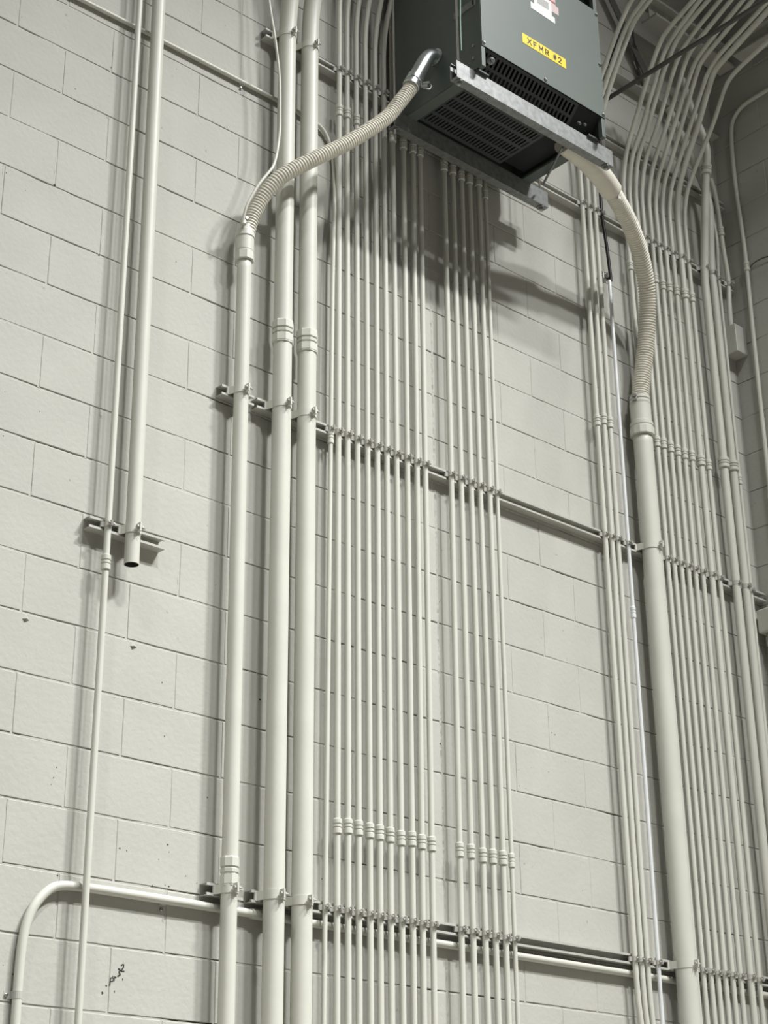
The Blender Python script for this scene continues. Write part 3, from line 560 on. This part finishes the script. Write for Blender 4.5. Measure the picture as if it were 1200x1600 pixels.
EL = [V(p) for p in FZ([(-.172, -.336, .172), (-.150, -.344, .225), (-.128, -.350, .275), (-.105, -.353, .325), (-.080, -.355, .362), (-.058, -.355, .374), (-.0415, -.355, .376)])]
mb.tube(chaikin(EL, 2), .0325, 24, True, 0)
ax = (EL[1]-EL[0]).normalized()
mb.lathe([(.034, -.012), (.037, -.010), (.037, .012), (.0345, .013)], EL[0]+ax*.006, ax, 26)
mb.lathe([(.034, .022), (.0365, .024), (.0365, .052), (.034, .054)], EL[0]+ax*.006, ax, 26)
mb.lathe([(.040, 0), (.040, .006)], (-.0475, -.355, 6.472), (1, 0, 0), 26)
el = part('elbow', mb, M['elbow'], t, 'bright cast metal elbow entering the transformer side')
mb = MB()
sc = EL[0]+V((.022, -.034, -.012))
mb.lathe([(.006, 0), (.006, .03), (.004, .032)], sc, (.75, -.4, .3), 10); mb.lathe([(.006, 0), (.006, .03), (.004, .032)], sc+V((.012, 0, .022)), (.75, -.4, .3), 10)
mb.tube([sc+V((.005, -.01, -.01)), sc+V((.03, -.022, -.012)), sc+V((.045, -.02, .012)), sc+V((.035, -.012, .035))], .0035, 8)
part('clamp_screw', mb, M['zinc'], el)

RH = FZ([(1.005, -.398, .165), (1.085, -.372, .140), (1.215, -.328, .10), (1.355, -.265, .035), (1.462, -.205, -.068), (1.518, -.155, -.195), (1.532, -.112, -.38), (1.512, -.090, -.55), (1.4995, -.0858, -.64)])
t = thing('flexible_conduit', (1.495, -.0855, 5.27), 'thick cream corrugated hose curving from under the transformer down to the thickest pipe', 'hose')
mb = MB(); hose(mb, RH, .0410, .0135); part('hose', mb, M['flex'], t)
mb = MB(); S_ = FZ([(.62, -.47, .19), (.73, -.462, .186), (.84, -.438, .19), (.95, -.411, .179), (1.03, -.388, .158)])
mb.tube(chaikin(S_, 2), .0505, 28)
part('sleeve', mb, M['flex'], t, 'smooth cream sleeve at the upper end of the hose')
mb = MB(); mb.box((1.040, -.418, 6.205), (1.060, -.405, 6.222), 0, .003); part('tab', mb, M['paint'], t)
mb = MB(); o = (1.4955, -.0855, 5.306)
mb.lathe([(.0455, -.042), (.0575, -.040), (.0575, -.004), (.055, -.002)], o, (0, 0, 1), 12)
mb.lathe([(.0525, -.004), (.0525, .006), (.0545, .008), (.0545, .022), (.0505, .024), (.0505, .030), (.0490, .032), (.0490, .118), (.0500, .119), (.0500, .123)], o, (0, 0, 1), 30)
for q in (.126, .146): mb.lathe([(.0445, q), (.0480, q+.001), (.0480, q+.015), (.0445, q+.016)], o, (0, 0, 1), 30)
fit = part('hose_fitting', mb, M['paint'], t)
mb = MB()
for q in (.134, .154):
    mb.lathe([(.0075, -.012), (.0075, .012)], (o[0]-.052, o[1]-.010, o[2]+q), (.3, -1, 0), 10)
    mb.tube([(o[0]-.062, o[1]+.012, o[2]+q), (o[0]-.052, o[1]-.03, o[2]+q)], .0035, 8)
part('clamp_screw', mb, M['zinc'], fit)

# thin cable over the left thick pipe to the hose fitting
mb = MB(); W_ = FZ([(-.775, -.10, .75), (-.757, -.10, .52), (-.750, -.10, .453), (-.743, -.11, .367), (-.733, -.122, .265), (-.718, -.122, .176), (-.703, -.122, .069), (-.699, -.122, -.086), (-.698, -.122, -.21),
        (-0.741, -0.150, -0.387), (-0.778, -0.150, -0.449), (-0.814, -0.145, -0.508), (-0.839, -0.135, -0.567), (-0.858, -0.125, -0.620), (-0.861, -0.115, -0.661), (-0.861, -0.108, -0.695)])
mb.tube(chaikin(W_), .0058, 10)
solo('cable', mb, M['paint'], 'thin cream cable snaking down the thick left pipe to the hose fitting', 'cable')

# ------------------------------------------------------------------ transformer on its hung channels
ZH = 6.191                                    # underside of the hung channels
def hung(x0, x1, yf, label):
    t = thing('support_channel', (x0, yf, ZH), label, 'support channel', 'channels carrying the transformer')
    mb = MB(); hh = .083; dd = .040
    mb.ribbon([(yf+.010, ZH+hh), (yf, ZH+hh), (yf, ZH), (yf+dd, ZH), (yf+dd, ZH+hh), (yf+dd-.010, ZH+hh)], .003, x0, x1, lambda y, z, e: (e, y, z))
    part('channel', mb, M['galv'], t)
    for x in (x0+.03, x1-.03):
        b = MB(); b.lathe([(.019, -.004), (.019, 0)], (x, yf+dd/2, ZH-.0003), (0, 0, 1), 20); part('washer', b, M['galv'], t)
        b = MB(); b.lathe([(.0105, -.014), (.0105, -.004)], (x, yf+dd/2, ZH-.0003), (0, 0, 1), 6); part('nut', b, M['zinc'], t)
    return t
YF, YR = -.578, -.168
hung(-.142, .820, YF, 'front galvanised channel under the transformer, bright face to the camera')
hung(-.112, .838, YR, 'rear galvanised channel under the transformer, close to the conduits')
for (x, y, w) in ((-.112, YF+.020, 'front left end of the transformer support'), (.790, YF+.020, 'front right end of the transformer support'),
                  (-.094, YR+.020, 'rear left end of the transformer support'), (.808, YR+.020, 'rear right end of the transformer support')):
    mb = MB(); mb.tube([(x, y, ZH-.020), (x, y, 14.0)], .0050, 10)
    solo('threaded_rod', mb, M['rod'], 'threaded hanger rod at the %s' % w, 'hanger rod', 'hanger rods of the transformer')
mb = MB(); mb.tube(chaikin([(-.125, -.590, 6.32), (-.128, -.592, 6.5), (-.120, -.598, 6.72), (-.132, -.596, 7.0), (-.13, -.59, 7.6)]), .0040, 8)
solo('ground_wire', mb, M['green'], 'green wire running beside the front left hanger rod of the transformer', 'wire')
mb = MB(); mb.tube([(.762, -.213, 6.266), (.560, -.515, 6.206)], .0055, 10)
solo('brace_rod', mb, M['galv'], 'slanting steel rod below the right end of the transformer', 'brace rod')

X0, X1, Y0, Y1, Z0, Z1 = -.040, .727, -.625, -.087, 6.274, 7.40
TR = thing('transformer', (X0, Y1, Z0), 'dark grey ventilated transformer hung high on the wall, yellow XFMR #2 label', 'transformer')
def slotted(mb, O, U, Wv, nu, nw, su, sw, mu, mw, th):
    """sheet spanned by U and W from O with nu x nw slots; su, sw = slot share of a cell; mu, mw = margins 0..1"""
    O = V(O); U = V(U); Wv = V(Wv); n = U.cross(Wv).normalized()*th
    us = [0.0]; ws = [0.0]
    for i in range(nu):
        c = mu+(1-2*mu)*i/nu; d = (1-2*mu)/nu; us += [c+d*(1-su)/2, c+d*(1+su)/2]
    for i in range(nw):
        c = mw+(1-2*mw)*i/nw; d = (1-2*mw)/nw; ws += [c+d*(1-sw)/2, c+d*(1+sw)/2]
    us.append(1.0); ws.append(1.0)
    A, B = len(us), len(ws)
    vs = [O+U*a+Wv*b for b in ws for a in us]; vs += [v+n for v in vs]
    fs = []
    solid = lambda i, j: not (i % 2 == 1 and j % 2 == 1)
    for j in range(B-1):
        for i in range(A-1):
            q = (j*A+i, j*A+i+1, (j+1)*A+i+1, (j+1)*A+i)
            if solid(i, j): fs += [q, tuple(k+A*B for k in q[::-1])]
            else: fs += [(a, b, b+A*B, a+A*B) for a, b in zip(q, q[1:]+q[:1])]
    mb.add(vs, fs)
# shell
mb = MB(); s = .003
mb.box((X0, Y0+.022, Z0+.004), (X0+s, Y1, Z1)); part('side_panel', mb, M['box'], TR)
mb = MB(); mb.box((X1-s, Y0+.022, Z0+.004), (X1, Y1, Z1)); part('side_panel', mb, M['box'], TR)
mb = MB(); mb.box((X0, Y1-s, Z0), (X1, Y1, Z1)); part('back_panel', mb, M['box'], TR)
mb = MB(); mb.box((X0-.01, Y0-.01, Z1), (X1+.01, Y1, Z1+.02), 0, .004); part('top_panel', mb, M['box'], TR)
for x in (X0, X1-.022):
    mb = MB(); mb.box((x, Y0, Z0), (x+.022, Y0+.024, Z1), 0, .002); part('corner_post', mb, M['box'], TR)
mb = MB()
mb.box((X0+.001, -.545, Z0-.002), (X0+.055, Y1-.002, Z0+.012), 0, .002); part('bottom_rail', mb, M['box'], TR)
mb = MB(); mb.box((X1-.055, -.545, Z0-.002), (X1-.001, Y1-.002, Z0+.012), 0, .002); part('bottom_rail', mb, M['box'], TR)
ZP0, ZP1 = 6.376, 6.964
mb = MB(); mb.box((X0+.001, Y0-.004, ZP0), (X1-.001, Y0-.001, ZP1), 0, .001)
fp = part('front_panel', mb, M['box'], TR)
for (x, z) in ((-.030, 6.392), (.342, 6.392), (.715, 6.392), (.715, 6.665), (.715, 6.945), (-.030, 6.665), (-.030, 6.945)):
    b = MB(); b.lathe([(.009, 0), (.0085, .004), (.005, .007)], (x, Y0-.004, z), (0, -1, 0), 12); part('screw', b, M['zinc'], fp)
for z in (6.398, 6.336, 6.9):
    b = MB(); b.lathe([(.008, 0), (.0075, .004), (.004, .006)], (X0, -.580, z), (-1, 0, 0), 12); part('screw', b, M['zinc'], TR)
b = MB(); b.lathe([(.008, 0), (.0075, .004), (.004, .006)], (X0, -.515, 6.315), (-1, 0, 0), 12); part('screw', b, M['zinc'], TR)
# slanted grille under the panel, bottom grille, blank plate
mb = MB(); slotted(mb, (X0+.026, Y0+.006, ZP0+.004), (.58, 0, 0), (0, .088, -.098), 24, 2, .52, .78, .02, .05, .002)
part('front_grille', mb, M['grille'], TR)
mb = MB(); mb.add([(X0+.606, Y0+.006, ZP0+.004), (X1-.024, Y0+.006, ZP0+.004), (X1-.024, Y0+.094, ZP0-.094), (X0+.606, Y0+.094, ZP0-.094),
                   (X0+.606, Y0+.010, ZP0+.008), (X1-.024, Y0+.010, ZP0+.008), (X1-.024, Y0+.098, ZP0-.090), (X0+.606, Y0+.098, ZP0-.090)],
                  [(0, 1, 2, 3), (7, 6, 5, 4), (0, 4, 5, 1), (1, 5, 6, 2), (2, 6, 7, 3), (3, 7, 4, 0)])
part('blank_plate', mb, M['core'], TR)
mb = MB(); slotted(mb, (X0+.055, -.530, Z0+.006), (0, .35, 0), (.50, 0, 0), 5, 25, .74, .5, .03, .02, .002)
part('bottom_grille', mb, M['grille'], TR)
mb = MB(); mb.box((X0+.555, -.530, Z0+.030), (X1-.055, -.180, Z0+.034)); part('blank_plate', mb, M['core'], TR)
mb = MB(); mb.box((X0+.05, -.52, Z0+.10), (X1-.05, -.14, Z0+.75), 0, .02); part('core', mb, M['core'], TR)
for x, w in ((X0+.004, .07), (X1-.074, .07)):
    b = MB(); b.box((x, -.592, Z0-.001), (x+w, -.535, Z0+.009), 0, .002); b.lathe([(.009, 0), (.009, .006)], (x+w*.45, -.560, Z0+.009), (0, 0, 1), 6)
    part('mounting_foot', b, M['grille'], TR)
b = MB(); b.lathe([(.016, 0), (.018, .004), (.018, .010), (.010, .014)], (X0+.080, Y0+.030, ZP0-.022), (-.3, -.8, -.5), 14)
b.lathe([(.007, 0), (.007, .03)], (X0+.080, Y0+.030, ZP0-.022), (-.3, -.8, -.5), 8); part('ground_lug', b, M['galv'], TR)
for x, z in ((.600, 6.335), (.635, 6.345)):
    b = MB(); b.lathe([(.006, 0), (.006, .022)], (x, Y0+.05, z-.01), (0, -.7, -.7), 8); part('stud', b, M['galv'], TR)
# strap plate on the side and labels on the front
mb = MB()
def quad_x(mb, ys, zs, x, th, hole=None): pass
pl = [(-.600, 6.602), (-.600, 6.636), (-.475, 6.636), (-.475, 6.602)]
mb.box((X0-.003, -.600, 6.602), (X0, -.470, 6.636), 0, .001); mb.box((X0-.0045, -.592, 6.607), (X0-.003, -.584, 6.631), 1)
part('side_latch', mb, [M['galv'], M['core']], TR)
mb = MB(); mb.box((.2095, Y0-.0052, 6.520), (.4825, Y0-.004, 6.572), 0, .0004)
lab = part('label', mb, M['yellow'], fp, 'yellow label reading XFMR #2 in dark capitals')
GLY = {'X': ([[(0, 0), (1, 1)], [(0, 1), (1, 0)]], .024), 'F': ([[(.08, 0), (.08, 1)], [(0, .92), (.95, .92)], [(.08, .5), (.8, .5)]], .019),
       'M': ([[(.08, 0), (.08, 1)], [(.06, .98), (.5, .25)], [(.5, .25), (.94, .98)], [(.92, 1), (.92, 0)]], .026),
       'R': ([[(.08, 0), (.08, 1)], [(0, .92), (.6, .92), (.85, .82), (.88, .7), (.82, .56), (.6, .47), (.1, .47)], [(.5, .47), (.95, 0)]], .021),
       '#': ([[(.25, .05), (.42, .95)], [(.6, .05), (.77, .95)], [(.08, .66), (.98, .66)], [(0, .34), (.9, .34)]], .020),
       '2': ([[(.06, .7), (.14, .86), (.34, .95), (.62, .95), (.84, .84), (.9, .7), (.82, .54), (.1, .06)], [(.02, .07), (.95, .07)]], .020)}
mb = MB(); lh = .030
for ch, cx in zip('XFMR#2', (.253, .288, .325, .363, .412, .444)):
    strokes, wd = GLY[ch]
    for q, P in enumerate(strokes):
        P = [(cx+(px_-.5)*wd, 6.546+(pz_-.5)*lh) for px_, pz_ in P]; hw = .0027
        for (ax_, az_), (bx_, bz_) in zip(P, P[1:]):
            d = V((bx_-ax_, bz_-az_)).normalized(); n_ = V((-d.y, d.x))*hw; e_ = d*hw*.4; y_ = Y0-.0056-.00006*q
            c4 = [(ax_-e_.x+n_.x, az_-e_.y+n_.y), (bx_+e_.x+n_.x, bz_+e_.y+n_.y), (bx_+e_.x-n_.x, bz_+e_.y-n_.y), (ax_-e_.x-n_.x, az_-e_.y-n_.y)]
            mb.add([(x, y_, z) for x, z in c4]+[(x, Y0-.0050, z) for x, z in c4], [(0, 1, 2, 3), (0, 4, 5, 1), (1, 5, 6, 2), (2, 6, 7, 3), (3, 7, 4, 0)])
part('lettering', mb, M['ink'], lab)
def sheet(pts, y, th, m, name, label=None):
    n = len(pts); mb = MB()
    mb.add([(x, y, z) for x, z in pts]+[(x, y+th, z) for x, z in pts], [tuple(range(n))]+[(i, (i+1) % n, n+(i+1) % n, n+i) for i in range(n)])
    return part(name, mb, m, fp, label)
zc = 6.096
sheet([(.300, zc+.647), (.460, zc+.712), (.460, zc+.790), (.40, zc+.79), (.3, zc+.79)][0:0] or [(.390, zc+.700), (.456, zc+.700), (.456, zc+.742), (.438, zc+.745), (.438, zc+.80), (.390, zc+.80)], Y0-.0046, .0005, M['pink'], 'label', 'pale pink paper label')
sheet([(.274, zc+.645), (.428, zc+.640), (.428, zc+.672), (.409, zc+.675), (.409, zc+.80), (.296, zc+.80), (.296, zc+.678), (.274, zc+.681)], Y0-.0052, .0005, M['white'], 'label', 'white paper label with notched corners')
sheet([(.318, zc+.695), (.390, zc+.695), (.390, zc+.735), (.318, zc+.735)], Y0-.0056, .0003, M['print'], 'printed_block')
sheet([(.392, zc+.752), (.436, zc+.752), (.436, zc+.760), (.392, zc+.760)], Y0-.0058, .0003, M['red'], 'red_print')

# ------------------------------------------------------------------ top corner steel and boxes
mb = MB(); mb.tube([(1.40, 0.0, 7.118), (1.40, -2.6, 7.124)], .0115, 12)
solo('steel_rod', mb, M['dark'], 'dark round bar crossing in front of the kinked conduits at top right', 'bar')
mb = MB(); mb.ribbon([(-.002, 7.440), (-.002, 7.395), (-.055, 7.395)], .005, 1.30, 2.40, lambda y, z, e: (e, y, z))
solo('ledger_angle', mb, M['strut'], 'steel ledger angle on the wall behind the kinked conduits', 'steel angle')
mb = MB(); mb.box((1.74, -.20, 7.775), (2.40, -.10, 7.79)); mb.box((1.74, -.155, 7.79), (2.40, -.147, 7.88)); mb.box((1.74, -.20, 7.88), (2.40, -.10, 7.895))
solo('steel_beam', mb, M['strut'], 'stub of steel beam along the wall behind the conduits at the top', 'beam')
mb = MB(); mb.box((2.26, -3.2, 7.725), (2.34, -.29, 7.735)); mb.box((2.296, -3.2, 7.735), (2.304, -.29, 7.815)); mb.box((2.26, -3.2, 7.815), (2.34, -.29, 7.825))
solo('steel_beam', mb, M['strut'], 'steel beam running along the right wall behind the top conduits', 'beam')
mb = MB(); mb.ribbon([(1.52, 7.92), (1.80, 7.50)], .052, -.045, -.039, lambda x, z, e: (x, e, z))
solo('brace_bar', mb, M['dark'], 'flat diagonal brace bar on the wall right of the transformer', 'brace')
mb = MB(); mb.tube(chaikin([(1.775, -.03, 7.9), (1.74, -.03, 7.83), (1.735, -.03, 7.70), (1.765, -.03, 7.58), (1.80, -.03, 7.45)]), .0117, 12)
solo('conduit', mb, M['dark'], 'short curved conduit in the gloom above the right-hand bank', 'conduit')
t = thing('junction_box', (2.30, 0, 5.996), 'small painted box in the wall corner under the short bent conduit', 'junction box')
mb = MB(); mb.box((2.320, -.082, 6.026), (2.409, -.001, 6.185), 0, .004); part('body', mb, M['strut'], t)
mb = MB(); mb.box((2.314, -.086, 6.022), (2.320, -.001, 6.182), 0, .002); part('cover', mb, M['paint'], t)
t = thing('junction_box', (2.37, -.06, 0), 'painted box on the right wall just below the middle strut', 'junction box')
mb = MB(); mb.box((2.335, -.098, 4.512), (2.411, -.022, 4.630), 0, .006); part('body', mb, M['paint'], t)
mb = MB(); mb.tube([(2.372, -.060, 0), (2.372, -.060, 4.512)], .0147, 16); part('conduit_leg', mb, M['paint'], t)
mb = MB(); mb.lathe([(.0150, -.03), (.020, -.029), (.020, .018), (.017, .02)], (2.372, -.060, 4.47), (0, 0, 1), 12); part('connector', mb, M['zinc'], t)
mb = MB(); mb.tube(chaikin([(2.408, -.14, 6.515), (2.400, -.19, 6.535), (2.398, -.27, 6.530), (2.402, -.35, 6.50), (2.402, -.46, 6.47)]), .0035, 8)
solo('cable', mb, M['dark'], 'thin wire looping off the coupling on the right wall', 'cable')
mb = MB(); mb.box((1.352, -.040, 6.085), (1.392, -.001, 6.125), 0, .003)
mb.lathe([(.012, 0), (.012, .012)], (1.372, -.040, 6.105), (0, -1, 0), 10)
solo('wall_anchor', mb, M['zinc'], 'small metal beam clip on the wall beside the shade-black upper conduit', 'clip')

# ------------------------------------------------------------------ lamps of the hall
def lamp(x, y, z, power, label, spread, sy=.35):
    t = thing('ceiling_light', (x, y, z), label, 'ceiling light', 'hall lights')
    mb = MB(); mb.box((x-.62, y-.2, z+.02), (x+.62, y+.2, z+.10), 0, .01); mb.tube([(x, y, z+.1), (x, y, 14.0)], .01, 8)
    part('housing', mb, M['lampbody'], t)
    ld = bpy.data.lights.new('light', 'AREA'); ld.shape = 'RECTANGLE'; ld.size = 1.2; ld.size_y = sy; ld.energy = power
    ld.color = (.985, .99, 1.0); ld.spread = math.radians(spread)
    lo = bpy.data.objects.new('light', ld); C.objects.link(lo); lo.parent = t
for x, y, z, pw, lb, sp in LAMPS: lamp(x, y, z, pw, lb, sp)

w = bpy.data.worlds.new('hall'); bpy.context.scene.world = w; w.use_nodes = True
bg = w.node_tree.nodes['Background']; bg.inputs['Color'].default_value = WORLD[0]; bg.inputs['Strength'].default_value = WORLD[1]

cd = bpy.data.cameras.new('camera'); cam = bpy.data.objects.new('camera', cd); C.objects.link(cam)
cd.sensor_fit = 'HORIZONTAL'; cd.sensor_width = 36; cd.lens = CAM['f']/1200*36; cd.clip_start = .05; cd.clip_end = 100
r_, u_, w_ = (V(CAM[k]) for k in 'ruw')
cam.matrix_world = Matrix(((r_.x, u_.x, -w_.x, CAM['loc'][0]), (r_.y, u_.y, -w_.y, CAM['loc'][1]), (r_.z, u_.z, -w_.z, CAM['loc'][2]), (0, 0, 0, 1)))
sc = bpy.context.scene; sc.camera = cam
sc.view_settings.view_transform = 'Standard'; sc.view_settings.look = 'None'; sc.view_settings.gamma = 1; sc.view_settings.use_curve_mapping = False
sc.view_settings.exposure = EXPOSURE
sc.cycles.max_bounces = 6; sc.cycles.diffuse_bounces = 2; sc.cycles.use_denoising = True
